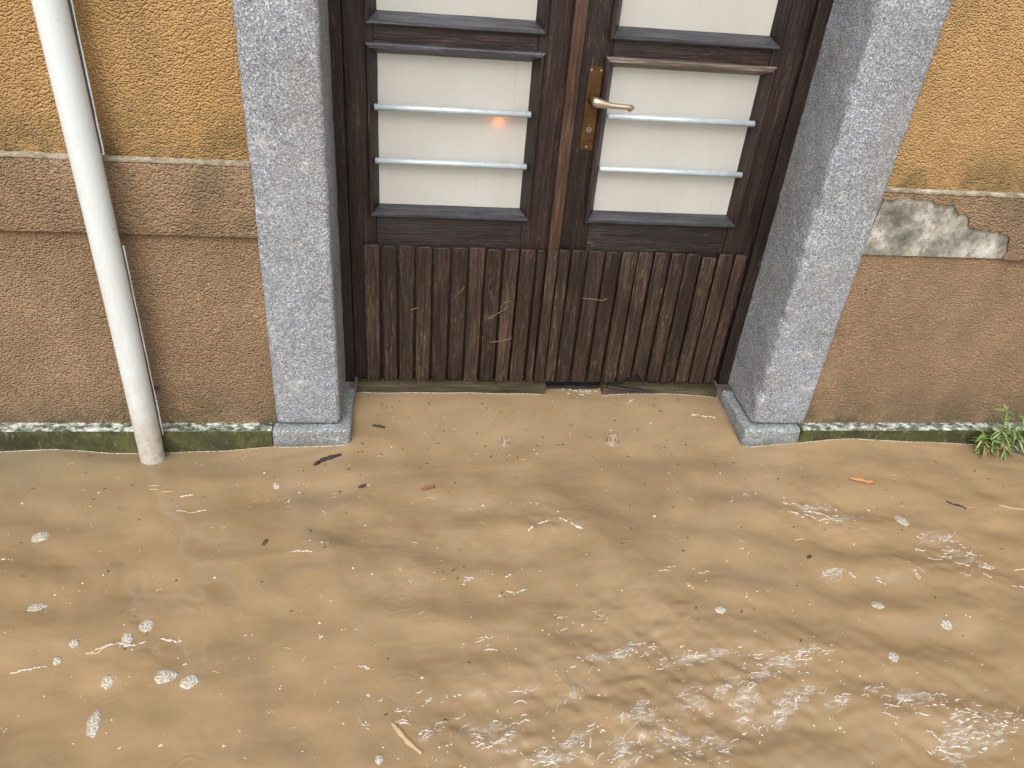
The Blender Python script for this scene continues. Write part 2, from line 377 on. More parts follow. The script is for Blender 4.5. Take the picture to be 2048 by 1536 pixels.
def axis_pts(a, b, st, lo, hi):
    c = list(np.arange(a, b, st)); s = st; p = a; L_ = []
    while p > lo: s *= 1.35; p -= s; L_.append(p)
    s = st; p = c[-1]; R_ = []
    while p < hi: s *= 1.35; p += s; R_.append(p)
    return np.array(L_[::-1]+c+R_)
ax = axis_pts(-1.5, 2.4, .0050, -250, 250); ay = axis_pts(-1.25, .26, .0045, -250, 30)
X, Y = np.meshgrid(ax, ay); Z = water_h(X, Y) + ring_h(X, Y)
nx, ny = len(ax), len(ay)
me = bpy.data.meshes.new('flood_water'); me.vertices.add(nx*ny)
me.vertices.foreach_set('co', np.stack([X, Y, Z], -1).astype(np.float32).ravel())
I = np.arange(nx*ny).reshape(ny, nx); Q = np.stack([I[:-1,:-1], I[:-1,1:], I[1:,1:], I[1:,:-1]], -1).reshape(-1, 4).astype(np.int32)
me.loops.add(Q.size); me.loops.foreach_set('vertex_index', Q.ravel()); me.polygons.add(len(Q))
me.polygons.foreach_set('loop_start', np.arange(0, Q.size, 4, dtype=np.int32)); me.polygons.foreach_set('loop_total', np.full(len(Q), 4, np.int32))
me.polygons.foreach_set('use_smooth', np.ones(len(Q), bool)); me.update(); me.validate(); me.materials.append(M['water'])
wat = bpy.data.objects.new('flood_water', me); COL.objects.link(wat); wat['kind'] = 'structure'; wat['label'] = 'brown muddy flood water flowing along the street'

# ------------------------------------------------------------------ rendered house wall
WL = thing('house_wall', (XL, 0, 0), 'ochre and brown rendered house wall with a low mossy plinth', 'wall')
def panel(name, x0, x1, z0, z1, y0, y1, m, jit=(.0012, 14, 1), bev=.004, step=.06):
    return obj(name, MB().box(x0, x1, y0, y1, z0, z1), m, WL, bevel=bev, cuts=[(0, max(x0, -1.6)+.03, min(x1, 2.6), step)], jit=jit, smooth=False)
for a, b in ((XL, jl0+.006), (jr1-.006, XR)):
    panel('upper_render', a, b, ZB1-.01, 3.6, 0, .3, M['ochre'], (.0015, 9, 2))
    panel('lower_render', a, b, -.4, ZB0+.01, .002, .3, M['brown'], (.0015, 9, 3))
obj('upper_render', MB().box(jl0+.006, jr1-.006, 0, .3, 2.66, 3.6), M['ochre'], WL)
panel('string_band', XL, jl0+.004, ZB0, ZB1-.013, -.013, .05, M['band'], (.0013, 12, 5), .005, .04)
obj('band_cap', MB().prism([(XL, ZB1-.0125), (jl0+.004, ZB1-.0125), (jl0+.004, ZB1), (XL, ZB1)], -.0125, .05), M['cap'], WL, bevel=.006, cuts=[(0, -1.6, jl0, .03)], jit=(.0014, 22, 4))
# right band: the render has broken away beside the jamb and bares old plaster
PX = [(1178,392),(1781,398.5),(1793,400.5),(1806,395),(1827,395),(1843,398.5),(1865,400.5),(1878,409),(1893,410.5),(1908,410),(1912.5,420),(1919,430),(1928.5,427.5),(1939.5,436),(1938,452),(1950.5,456.5),(1969.5,461.5),(1985,464.5),(2001,462),(2004.5,469.5),(2019.5,474),(2017,490),(2018.5,502.5),(2010,514)]
edge = []
for i in range(1, len(PX)):
    p = at(*PX[i], -.013); q = at(*PX[i+1], -.013) if i+1 < len(PX) else p
    for k in range(4 if i+1 < len(PX) else 1):
        t = k/4; r_ = p.lerp(q, t); edge.append((r_.x + (random.uniform(-.003, .003) if k else 0), r_.z + (random.uniform(-.003, .003) if k else 0)))
edge[0] = (jr1-.004, edge[0][1]); edge[-1] = (edge[-1][0], ZB0)
top = ZB1-.013
obj('string_band', MB().prism(edge + [(XR, ZB0), (XR, top), (jr1-.004, top)], -.013, .004), M['band'], WL, jit=(.0009, 20, 8))
obj('string_band', MB().box(edge[-1][0]+.1, XR, .005, .05, ZB0, top), M['band'], WL)
patch = [(jr1-.004, ZB0+.001)] + [(x+.012, z+.010) for x, z in edge[:-1]] + [(edge[-1][0]+.012, ZB0+.001)]
obj('bared_plaster', MB().prism(patch, -.005, -.0005), M['bare'], WL, jit=(.0008, 40, 9))['label'] = 'grey and white old plaster bared where the band broke away'
obj('band_cap', MB().prism([(jr1-.004, ZB1-.0125), (XR, ZB1-.0125), (XR, ZB1), (jr1-.004, ZB1)], -.0125, .05), M['cap'], WL, bevel=.006, cuts=[(0, jr1, 2.6, .03)], jit=(.0014, 22, 6))
for a, b in ((XL, LX0-.001), (RX1+.001, XR)):
    mb = MB().box(a, b, PY, .1, -.5, ZP)
    o = obj('plinth', mb, [M['plinth_front'], M['plinth_top']], WL, bevel=.007, cuts=[(0, max(a, -1.6)+.02, min(b, 2.6), .025), (2, -.05, .06, .03)], jit=(.0016, 18, 12))
    for p in o.data.polygons: p.material_index = 1 if p.normal.z > .45 else 0

# ------------------------------------------------------------------ granite door surround
SR = thing('granite_door_surround', ((jl1+jr0)/2, 0, 0), 'grey speckled granite surround framing the dark double door', 'door surround')
ZT = 2.42
obj('jamb', MB().box(jl0, jl1, JY, .30, ZP+.004, ZT), M['granite'], SR, bevel=.018, seg=4, cuts=[(2, .08, 1.7, .022), (0, jl0+.03, jl1, .03), (1, .01, .28, .03)], jit=(.0019, 17, 21))
o = obj('jamb', MB().box(jr0, jr1, JY, .30, ZP+.004, ZT), M['granite'], SR, bevel=.014, seg=3, cuts=[(2, .08, 1.7, .016), (0, jr0+.03, jr1, .03), (1, .01, .28, .025)], jit=(.0024, 22, 25))
org = wpos(SR)
for v in o.data.vertices:        # knocks along the arris
    c = v.co+org
    if abs(c.x-jr0) < .02 and abs(c.y-JY) < .02:
        k = noise.noise(Vector((3.1, 7.7, c.z*19)))+.7*noise.noise(Vector((1.1, 2.7, c.z*37)))
        if k > .05: v.co += Vector((.016, .014, 0))*(k-.05)
obj('lintel', MB().box(jl0, jr1, JY, .30, ZT+.003, 2.66), M['granite'], SR, bevel=.008)
obj('base_block', MB().box(LX0, LX1, PY+.002, .20, -.5, ZP-.001), M['granite2'], SR, bevel=.009, seg=3, cuts=[(0, LX0+.02, LX1, .02), (1, PY+.02, .2, .03), (2, -.06, .06, .02)], jit=(.0024, 19, 31))
obj('base_block', MB().box(RX0, RX1, PY+.002, .20, -.5, ZP-.001), M['granite2'], SR, bevel=.011, seg=3, cuts=[(0, RX0+.02, RX1, .02), (1, PY+.02, .2, .03), (2, -.06, .06, .02)], jit=(.0032, 19, 35))

# ------------------------------------------------------------------ door frame and sill
FR = thing('door_frame', ((jl1+jr0)/2, .22, .04), 'dark oak door frame with a worn wet threshold, set in granite', 'door frame')
fx0 = at(699, 480, DY-.012).x; fx1 = at(1512, 480, DY-.012).x
obj('frame_post', MB().box(jl1-.004, fx0, DY-.012, .33, ZP+.004, ZT), M['wood_v'], FR, bevel=.003)
obj('frame_post', MB().box(fx1, jr0+.004, DY-.012, .33, ZP+.004, ZT), M['wood_v'], FR, bevel=.003)
obj('frame_head', MB().box(fx0, fx1, DY-.012, .33, ZT-.06, ZT), M['wood_h'], FR, bevel=.003)
sx = at(1093, 765, .205).x; sz = at(900, 762, .215).z
obj('threshold', MB().box(fx0+.006, sx, .196, .32, -.3, sz-.004), M['sill'], FR, bevel=.006, cuts=[(0, fx0+.03, sx, .03)], jit=(.0016, 20, 41))
sx2 = at(1206, 768, .205).x
ob = obj('threshold', MB().box(sx2, fx1-.004, .197, .32, -.3, sz-.012), M['sill'], FR, bevel=.006, cuts=[(0, sx2+.02, fx1, .02)], jit=(.0026, 24, 43))
obj('threshold', MB().box(sx+.001, sx2-.001, .232, .32, -.3, sz-.03), M['rot'], FR, bevel=.008, cuts=[(0, sx+.02, sx2, .02)], jit=(.004, 30, 45))['label'] = 'rotted black gap in the threshold'
obj('splinter', MB().tube([at(1215,772,.196), at(1250,777,.19), at(1285,781,.188), at(1312,781,.186)], [.009,.008,.006,.002], 6, .6), M['rot'], FR)

# ------------------------------------------------------------------ door leaves
MY = DY-.018                                         # moulding front
def frame_moulding(par, x0, x1, z0, z1, mats):
    prof = [(0, DY+.004), (0, MY+.004), (.004, MY), (.011, MY), (.030, DY+.016), (.030, DY+.03), (.004, DY+.03)]
    cor = lambda d: [(x0+d, z0+d), (x1-d, z0+d), (x1-d, z1-d), (x0+d, z1-d)]
    for s in range(4):
        mb = MB(); vs_ = []
        for d, y in prof:
            c = cor(d); a, b = c[s], c[(s+1) % 4]; n = 9
            for k in range(n+1): vs_.append((a[0]+(b[0]-a[0])*k/n, y, a[1]+(b[1]-a[1])*k/n))
        n = 10; P = len(prof)
        fs = [(i*n+k, i*n+k+1, ((i+1) % P)*n+k+1, ((i+1) % P)*n+k) for i in range(P) for k in range(n-1)]
        fs += [tuple(i*n for i in range(P)), tuple(i*n+n-1 for i in range(P))[::-1]]
        o = obj('moulding', mb.add(vs_, fs), mats[s], par, jit=(.0006, 30, s+x0))
def box_part(name, par, x0, x1, y0, y1, z0, z1, m, bev=.0025, j=.0006): return obj(name, MB().box(x0, x1, y0, y1, z0, z1), m, par, bevel=bev, jit=(j, 8, x0*3+z0))
def rod(par, pa, pb):
    y = DY-.006; a = at(*pa, y); b = at(*pb, y); z = (a.z+b.z)/2
    o = obj('guard_rod', MB().tube([(a.x, y, z), (a.x+.002, y, z), (b.x-.002, y, z), (b.x, y, z)], [.0062, .0088, .0088, .0062], 16), M['rod'], par, smooth=True)
zs1 = at(880, 493, DY-.013).z; zs0 = sz-.002          # slat top and bottom
zr = zs1
ml = dict(x0=at(738,433,MY).x, x1=(at(1060,450,MY).x+at(1091,109,MY).x)/2, z0=(at(738,436,MY).z+at(1060,448,MY).z)/2, z1=(at(726,84,MY).z+at(1091,109,MY).z)/2)
mr = dict(x0=(at(1169,447,MY).x+at(1212.5,116,MY).x)/2, x1=(at(1473,453,MY).x+at(1558,134,MY).x)/2, z0=(at(1169,447,MY).z+at(1473,455,MY).z)/2, z1=(at(1212,116,MY).z+at(1558,134,MY).z)/2)
zu = (at(724,48,MY).z+at(1094,76,MY).z+at(1223,81,MY).z+at(1558,96,MY).z)/4
for m_ in (ml, mr): m_['z0'], m_['z1'] = (ml['z0']+mr['z0'])/2, (ml['z1']+mr['z1'])/2
ax0 = (at(1148,0,DY-.02).x+at(1110,403,DY-.02).x)/2; ax1 = (at(1171,0,DY-.02).x+at(1137,403,DY-.02).x)/2
ZD = ZT-.062
def leaf(name, label, x0, x1, mm, worn):
    L_ = thing(name, ((x0+x1)/2, DY, zs0), label, 'door')
    a, b, z0, z1 = mm['x0'], mm['x1'], mm['z0'], mm['z1']; B = DY+.05
    box_part('stile', L_, x0, a+.02, DY, B, zs0, ZD, M['wood_v']); box_part('stile', L_, b-.02, x1, DY, B, zs0, ZD, M['wood_v'])
    y = DY+.002
    box_part('rail', L_, a+.0205, b-.0205, y, B, zs0+.001, z0+.02, M['wood_h'])
    box_part('rail', L_, a+.0205, b-.0205, y, B, z1-.02, zu+.02, M['wood_h'])
    box_part('rail', L_, a+.0205, b-.0205, y, B, ZD-.12, ZD-.001, M['wood_h'])
    frame_moulding(L_, a, b, z0, z1, [M['mould_sheen'], M['wood_v'], M['mould_worn'] if worn else M['mould_sheen'], M['wood_v']])
    frame_moulding(L_, a, b, zu, ZD-.10, [M['mould_sheen'], M['wood_v'], M['wood_h'], M['wood_v']])
    for q0, q1 in ((z0, z1), (zu, ZD-.10)):
        obj('pane', MB().box(a+.024, b-.024, DY+.017, DY+.021, q0+.024, q1-.024), M['pane'], L_)
        obj('backing_board', MB().box(a+.024, b-.024, B-.003, B+.004, q0+.024, q1-.024), M['backing'], L_)
    return L_
LL = leaf('door_leaf', 'dark oak door leaf without a handle, beside the left granite jamb', fx0+.002, ax0+.004, ml, False)
LR = leaf('door_leaf', 'dark oak door leaf carrying the brass handle and lock plate', ax0+.0055, fx1-.002, mr, True)
for a, b in (((748,213),(1062,230)), ((750,318),(1053,337))): rod(LL, a, b)
for a, b in (((1215,232),(1509,249)), ((1199,338),(1484,350))): rod(LR, a, b)
obj('astragal', MB().box(ax0, ax1, DY-.020, DY-.0005, zs1-.05, ZD), M['astragal'], LR, bevel=.005, jit=(.0006, 8, 2))
obj('astragal', MB().box(ax0+.001, ax1-.002, DY-.026, DY-.0005, zs0-.004, zs1+.004), M['slat'], LR, bevel=.003, jit=(.001, 12, 5))
# slats, one by one
TL = [(365,505),(523,660),(668,810),(822,965),(972,1118),(1125,1268),(1278,1415),(1425,1565),(1574,1705),(1714,1850),(1860,1937)]
TR = [(250,355),(360,495),(502,643),(655,785),(795,930),(935,1065),(1075,1210),(1215,1345),(1350,1480),(1490,1620),(1626,1760),(1766,1872)]
SY = DY-.016
def slat(par, u0, u1, vt, drop, rot, i):
    x0 = at(u0, vt, SY).x+.0020; x1 = at(u1, vt, SY).x-.0020; t = zs1-drop+random.uniform(-.0015, .0015); b = zs0-.003+random.uniform(-.004, .003)
    n = 7; pts = []
    for k in range(n+1):
        x = x0+(x1-x0)*k/n; r_ = rot(k/n) if rot else 0
        pts.append((x, b+r_+random.uniform(-.0012, .0012)))
    dy = random.uniform(-.0025, .002); tilt = random.uniform(-.0012, .0012)
    mb = MB().prism(pts + [(x1+tilt, t), (x0+tilt, t)], SY+dy, DY-.0008)
    o = obj('slat', mb, M['slat'], par, bevel=.0018, seg=1, jit=(.0007, 9, i*1.7))
for i, (a, b) in enumerate(TL): slat(LL, 640+a/4.2667, 640+b/4.2667, 500, .002 if i else 0, None, i)
rots = {5: lambda t: .026*math.exp(-((t-.9)/.35)**2), 6: lambda t: .034*math.exp(-((t-.3)/.36)**2), 7: lambda t: .008*(1-t), 8: lambda t: .004*t, 8: lambda t: .016*math.exp(-((t-.95)/.3)**2), 1: lambda t: .020*math.exp(-((t-.95)/.12)**2), 9: lambda t: .010*math.exp(-((t-1)/.3)**2), 4: lambda t: .012*math.exp(-(t/.25)**2), 12: None}
for i, (a, b) in enumerate(TR): slat(LR, 1060+a/4.2667, 1060+b/4.2667, 503, .013 if i == 9 else .001, rots.get(i), i+20)
obj('rotten_dark_backing', MB().box(ax1+.004, fx1-.01, DY-.004, DY-.0008, zs0-.006, zs0+.045), M['rot'], LR)
# black backing board darkens the recess behind the slats' rotten ends; lock plate and handle
py = DY-.004
pt = at(1194, 133, py); pb = at(1172, 300, py); pw = (at(1207,140,py).x-at(1180,140,py).x)/2*1.04; pcx = (pt.x+pb.x)/2
PL = obj('lock_plate', MB().box(pcx-pw, pcx+pw, py, DY-.0003, pb.z, pt.z), M['brass_plate'], LR, bevel=.0018)
for dx, z in ((-.7, pt.z-.009), (.7, pt.z-.009), (-.05, pb.z+.010)):
    c = Vector((pcx+dx*pw, py-.0012, z)); obj('screw', MB().tube([c, c+Vector((0,.003,0))], .0034, 10), M['brass'], PL, smooth=False)
ck = at(1176, 259, py); ck = Vector((pcx, py, ck.z))
obj('lock_cylinder', MB().tube([ck+Vector((0,-.003,0)), ck+Vector((0,.002,0))], .0075, 18), M['steel'], PL)
obj('keyhole', MB().box(ck.x-.0011, ck.x+.0011, py-.0036, py-.002, ck.z-.004, ck.z+.004), M['hole'], PL)
obj('lock_cylinder_tail', MB().box(ck.x-.0042, ck.x+.0042, py-.0022, py+.001, ck.z-.030, ck.z-.010), M['brass_plate'], PL, bevel=.001)
hb = at(1190, 200, py-.02); hz = at(1193, 205, py-.03).z
HN = obj('handle', MB().tube([(pcx-.001, py+.001, hz), (pcx-.001, py-.010, hz), (pcx-.001, py-.012, hz), (pcx-.001, py-.030, hz)], [.013, .0125, .0095, .009], 20), M['brass_plate'], LR, smooth=True)
he = at(1268, 214, py-.042)
hp = []; hr = []
for t, dz, r_ in ((0, .002, .008), (.05, .002, .0125), (.16, .000, .0128), (.30, -.002, .0100), (.46, -.004, .0074), (.65, -.005, .0066), (.85, -.006, .0070), (.96, -.007, .0072), (1, -.008, .004)):
    hp.append((pcx-.009+(he.x-pcx+.009)*t, py-.034-.008*math.sin(t*2.2), hz+dz)); hr.append(r_)
obj('lever', MB().tube(hp, hr, 14, 1.1), M['brass'], HN, smooth=True)
obj('lever_tip', MB().tube([(hp[-2][0]-.004, hp[-2][1], hp[-2][2]), (hp[-2][0]-.005, hp[-2][1]+.004, hp[-2][2]-.010)], [.006, .004], 10), M['brass'], HN, smooth=True)
# lamp glow added behind the left pane, imitating a reflected orange light
bc = at(997, 241, DY+.0295)
mb = MB(); R_ = .0075
for i in range(7):
    pass
mb.tube([(bc.x, bc.y, bc.z-R_+R_*2*i/8) for i in range(9)], [max(.001, R_*math.sin(math.pi*(i+.01)/8.02)) for i in range(9)], 12)
tag(obj('glow_standin', mb, M['added_glow'], None, smooth=True, loc=bc), 'small orange lamp added for a reflected light, glowing behind the left cream pane', 'standin')

# ------------------------------------------------------------------ downpipe
DPX, DPY, DPR = -.758, -.073, .0345
DP = thing('downpipe', (DPX, DPY, 0), 'white painted rain downpipe running down the wall into the water', 'downpipe')
zs = [-.3 + i*.05 for i in range(60)]
obj('pipe', MB().tube([(DPX+.0015*math.sin(z*3), DPY, z) for z in zs], DPR, 28, cap=False), M['pipe'], DP, smooth=True)
obj('pipe_lining', MB().tube([(DPX, DPY, z) for z in (-.3, 2.65)], DPR-.003, 20), M['pipe'], DP, smooth=True)
for za, zb in ((.905, 1.75), (.068, .672)):
    obj('seam_flange', MB().box(DPX+DPR*.86, DPX+DPR+.0052, DPY+.013, DPY+.016, za, zb), M['pipe'], DP, bevel=.0008, cuts=[(2, za+.04, zb, .05)], jit=(.0010, 14, za))
    obj('dark_gap_strip', MB().box(DPX+DPR*.86, DPX+DPR+.0022, DPY+.008, DPY+.0129, za+.004, zb-(.25 if za > .5 else 0)), M['pipe_dark'], DP, cuts=[(2, za+.04, zb, .03)], jit=(.0014, 25, za+3))  # dark strip along the gap between pipe and flange
c = at(305, 778, -.05)
obj('bracket_screw', MB().box(DPX+DPR-.004, DPX+DPR+.016, -.052, -.040, c.z-.004, c.z+.004), M['rust'], DP, bevel=.002, jit=(.002, 60, 2))

# ------------------------------------------------------------------ weed by the plinth
wb = onz(2000, 905); wb.y = -.075; wb = at(1990, 884, -.070); wb.z = 0.0
WD = thing('weed', wb, 'green leafy weed sprouting from the foot of the wall', 'weed')
def leaf_mesh(length, width, droop):
    mb = MB(); n = 6; vs_ = []
    for i in range(n+1):
        t = i/n; ww = width*(math.sin(math.pi*min(1, t*.92+.06))**.8); y = length*t; z = -droop*length*t*t
        vs_ += [(-ww, y, z+ww*.35), (0, y, z), (ww, y, z+ww*.35)]
    fs = []
    for i in range(n):
        for k in (0, 1): fs.append((3*i+k, 3*i+k+1, 3*i+k+4, 3*i+k+3))
    mb.add(vs_, fs); me = bpy.data.meshes.new('leaf'); me.from_pydata(mb.v, [], mb.f); me.polygons.foreach_set('use_smooth', [True]*len(fs)); return me
LM = []
for a in ((.026, .0024, .2), (.034, .0028, .5), (.040, .0032, .8), (.020, .0024, .1)):
    for mt in ('leaf', 'leaf_dry'):
        m_ = leaf_mesh(*a); m_.materials.append(M[mt]); LM.append(m_)
stems = [(-.004, .010, .150, -.010, -.010), (.020, .0, .135, .024, -.02), (-.03, .004, .060, -.045, -.02), (.004, -.008, .092, .0, -.04), (-.018, -.004, .085, -.02, -.035), (.03, .002, .095, .045, -.025), (-.04, .0, .038, -.055, -.03), (.012, .008, .11, .012, -.012), (-.012, .0, .05, -.03, -.05), (.04, .0, .05, .05, -.04)]
for k, (dx, dy, h, ex, ey) in enumerate(stems):
    base = wb + Vector((dx, dy, -.02)); tip = wb + Vector((ex*1.3-.006, ey*.7+dy, h*1.05+.025)); pts = []
    for i in range(6):
        t = i/5; p = base.lerp(tip, t); p += Vector((.006*math.sin(3*t+k), -.010*math.sin(math.pi*t), 0)); pts.append(p)
    obj('stem', MB().tube(pts, [.0018-.0002*i for i in range(6)], 6), M['stem'], WD, smooth=True)
    nl = int(16+h*120)
    for i in range(nl):
        t = .25+.75*(i+.5)/nl if i < nl-9 else random.uniform(.9, 1.0)
        q = t*5; a = int(min(4, q)); p = pts[a].lerp(pts[a+1], q-a)
        dry = t < .5 and random.random() < .55
        me_ = LM[2*random.randrange(4)+(1 if dry else 0)]
        o = bpy.data.objects.new('leaf', me_); COL.objects.link(o); o.parent = WD; o.location = p-wb
        o.rotation_euler = (random.uniform(-.9, .1) if dry else random.uniform(-.25, .75), random.uniform(-.5, .5), i*2.4+random.uniform(-.4, .4)); s_ = random.uniform(.7, 1.2)*(1 if t < .95 else .85); o.scale = (s_, s_, s_)
for k in range(9):
    x = wb.x+random.uniform(-.07, .06); p = Vector((x, -.06, .02))
    obj('root', MB().tube([p, p+Vector((random.uniform(-.01,.01), -.02, -.012)), p+Vector((random.uniform(-.02,.02), -.05-random.random()*.03, -.02))], [.0014, .0012, .0006], 5), M['stem'], WD)
sp = onz(2048, 905); mb = MB(); n, k_ = 16, 7; vs_ = []
for j in range(k_):
    for i in range(n):
        th = 2*math.pi*i/n; r_ = math.cos(j/(k_-1)*math.pi/2); z = math.sin(j/(k_-1)*math.pi/2); d = noise.noise(Vector((math.cos(th)*2, math.sin(th)*2, z*2)))*.35+1
        vs_.append((sp.x+.06+.10*r_*math.cos(th)*d, -.075+.05*r_*math.sin(th)*d, -.012+.052*z*d))
mb.add(vs_, [(j*n+i, j*n+(i+1)%n, (j+1)*n+(i+1)%n, (j+1)*n+i) for j in range(k_-1) for i in range(n)])
tag(obj('soil_clump', mb, M['soil'], loc=(sp.x+.06, -.075, 0), jit=(.006, 60, 3)), 'dark wet clump of soil beside the weed at the wall foot', 'soil')

# ------------------------------------------------------------------ things floating on the water
def wp(u, v, dz=0.0):
    p = onz(u, v, 0.0)
    for _ in range(3): p = onz(u, v, wz(p.x, p.y))
    p.z = wz(p.x, p.y)+dz; return p
def stick(name, px, rad, mat, label, cat, group=None, n=7, flat=.8, bumpy=0):
    pts = [wp(u, v, 0) for u, v in px]
    fine = []; rr = []
    for i in range(len(pts)-1):
        for k in range(4):
            t = k/4; p = pts[i].lerp(pts[i+1], t); fine.append(p)
    fine.append(pts[-1]); m = len(fine)
    for i in range(m):
        t = i/(m-1); rr.append(rad*(.55+.45*math.sin(math.pi*min(1, .12+t*.8)))*(1+bumpy*random.uniform(-1, 1)))
        fine[i] = fine[i]+Vector((0, 0, rad*.35))
    o = obj(name, MB().tube(fine, rr, n, flat), mat, None, smooth=True, loc=fine[0])
    return tag(o, label, cat, group)
stick('floating_stick', [(628,931),(645,921),(664,915),(682,910)], .0068, M['bark'], 'short black wet stick floating by the left granite base', 'stick', bumpy=.3)
stick('floating_stick', [(783,1446),(798,1464),(815,1484),(843,1508)], .0062, M['tanwood'], 'pale tan stick drifting near the bottom edge', 'stick', bumpy=.25)
stick('floating_twig', [(1892,1003),(1908,1010),(1920,1012),(1932,1018)], .0036, M['bark'], 'thin black twig floating below the weed', 'twig', bumpy=.4)
stick('floating_straw', [(1998,1010),(2020,1016),(2060,1021)], .0022, M['straw'], 'long pale straw floating at the right edge', 'straw')
stick('floating_straw', [(1590,1081),(1612,1076)], .0022, M['straw'], 'short yellow straw under the white foam crest on the right', 'straw')
stick('looped_bark_strip', [(524,1092),(529,1083),(534,1079),(535,1083),(528,1091)], .0018, M['bark'], 'small black looped strip floating left of the centre', 'bark')
stick('curved_straw', [(180,1308),(196,1306),(207,1297),(216,1287)], .002, M['straw'], 'curved pale straw drifting beside the left foam line', 'straw')
for i, (a, b, s_) in enumerate((((296,972),(318,971),'topmost'), ((298,979),(318,979),'middle'), ((324,984),(348,983),'lowest'))):
    stick('floating_straw', [a, b], .0014, M['straw'], '%s of three thin pale straws below the downpipe' % s_, 'straw', 'straws below the downpipe')
def dead_leaf(px, w_, mat, label):
    pts = [wp(u, v, .003) for u, v in px]; mb = MB(); n = 9; vs_ = []
    for i in range(n):
        t = i/(n-1)*(len(pts)-1); a = int(min(len(pts)-2, t)); p = pts[a].lerp(pts[a+1], t-a); d = (pts[-1]-pts[0]).normalized(); s_ = Vector((-d.y, d.x, 0))
        ww = w_*(math.sin(math.pi*(.08+.84*i/(n-1)))**.7)*random.uniform(.75, 1.15)
        for q, zz in ((-1, .005), (-.4, .001), (.4, .0015), (1, .006)): vs_.append(p+s_*ww*q+Vector((0, 0, zz*random.uniform(.4, 1.2))))
    vs_ += [v-Vector((0, 0, .0012)) for v in vs_[:]]; m = n*4
    fs = []
    for i in range(n-1):
        for k in range(3): a = i*4+k; fs += [(a, a+1, a+5, a+4), (m+a+4, m+a+5, m+a+1, m+a)]
    rim = [i*4 for i in range(n)] + [(n-1)*4+1, (n-1)*4+2] + [i*4+3 for i in range(n-1, -1, -1)] + [2, 1]
    fs += [(rim[i], rim[(i+1) % len(rim)], rim[(i+1) % len(rim)]+m, rim[i]+m) for i in range(len(rim))]
    tag(obj('dead_leaf', mb.add(vs_, fs), mat, None, smooth=True, loc=pts[0]), label, 'leaf')
dead_leaf([(1698,959),(1720,962),(1735,967),(1750,967)], .0075, M['leaf_orange'], 'curled orange dead leaf floating off the right granite base')
dead_leaf([(843,982),(855,978),(870,975)], .005, M['leaf_red'], 'reddish brown dead leaf floating in front of the door')
dead_leaf([(745,853),(758,855),(770,857)], .0045, M['leaf_dark'], 'small dark ribbed leaf afloat near the left door corner')
dead_leaf([(717,977),(725,975),(733,973)], .006, M['leaf_dark'], 'dark green leaf scrap floating below the left granite base')
dead_leaf([(1614,1458-340),(1622,1114)], .004, M['leaf_dark'], 'tiny black leaf scrap right of the centre')
# foam blobs
def blob(u, v, ru, rv, ang, label):
    c = wp(u, v); k = (CAM-c).length/F; a = ru*k; b = rv*k*1.35; mb = MB(); n = 26; rings = (1, .86, .6, .3); vs_ = []
    sd_ = random.uniform(0, 99)
    for q, r_ in enumerate(rings):
        for i in range(n):
            t = 2*math.pi*i/n; rr = r_*(1+.22*noise.noise(Vector((math.cos(t)*1.6+sd_, math.sin(t)*1.6, 0)))+.09*noise.noise(Vector((math.cos(t)*6+sd_, math.sin(t)*6, 3))))
            x = a*math.cos(t)*rr; y = b*math.sin(t)*rr; X_ = x*math.cos(ang)-y*math.sin(ang); Y_ = x*math.sin(ang)+y*math.cos(ang)
            zz = wz(c.x+X_, c.y+Y_)+(-.001, .0022, .0034, .0038)[q]+random.uniform(-.0005, .0005)*(q > 0)
            vs_.append((c.x+X_, c.y+Y_, zz))
    vs_.append((c.x, c.y, c.z+.004))
    fs = [(q*n+i, q*n+(i+1)%n, (q+1)*n+(i+1)%n, (q+1)*n+i) for q in range(3) for i in range(n)] + [(3*n+i, 3*n+(i+1)%n, 4*n) for i in range(n)]
    tag(obj('foam_blob', mb.add(vs_, fs), M['blob'], None, smooth=True, loc=c), label, 'foam', 'foam blobs floating on the water')
for a in ((82,1073,15,9,.8,'oval white foam blob nearest the left edge, below the grey water'), (74,1215,15,7,.5,'long thin foam blob near the left edge, midway down'),
    (215,1364,11,9,.5,'small bubbly foam blob left of the two large ones at bottom left'), (331,1352,20,11,.25,'large bubbly foam blob, left one of the adjoining pair at bottom left'),
    (380,1363,17,10,.2,'large bubbly foam blob, right one of the adjoining pair at bottom left'), (187,1447,11,20,.1,'upright elongated foam blob near the bottom left corner'),
    (1803,1041,11,12,.2,'white egg-shaped foam blob right of the foam crest'), (1441,1220,11,6,0,'small speckled foam blob right of the centre'),
    (1754,1210,11,8,-.3,'foam blob above the speckled one in the lower right quarter'), (1787,1313,10,8,-.3,'speckled foam blob in the lower right quarter'),
    (255,1276,10,9,.4,'round foam blob sitting on the left foam line'), (293,1252,12,10,0,'pale round foam blob just above the left foam line'),
    (114,1322,7,6,.2,'tiny foam blob above and left of the bottom left group'), (148,1287,8,6,.2,'tiny foam blob beside a black speck at lower left'),
    (758,1519,8,7,.1,'small round foam blob at the bottom edge left of centre'), (553,972,7,7,.2,'small round foam blob right of the downpipe foot'), (1893,1250,9,7,-.3,'small foam blob above the lower right streaks')):
    blob(*a)
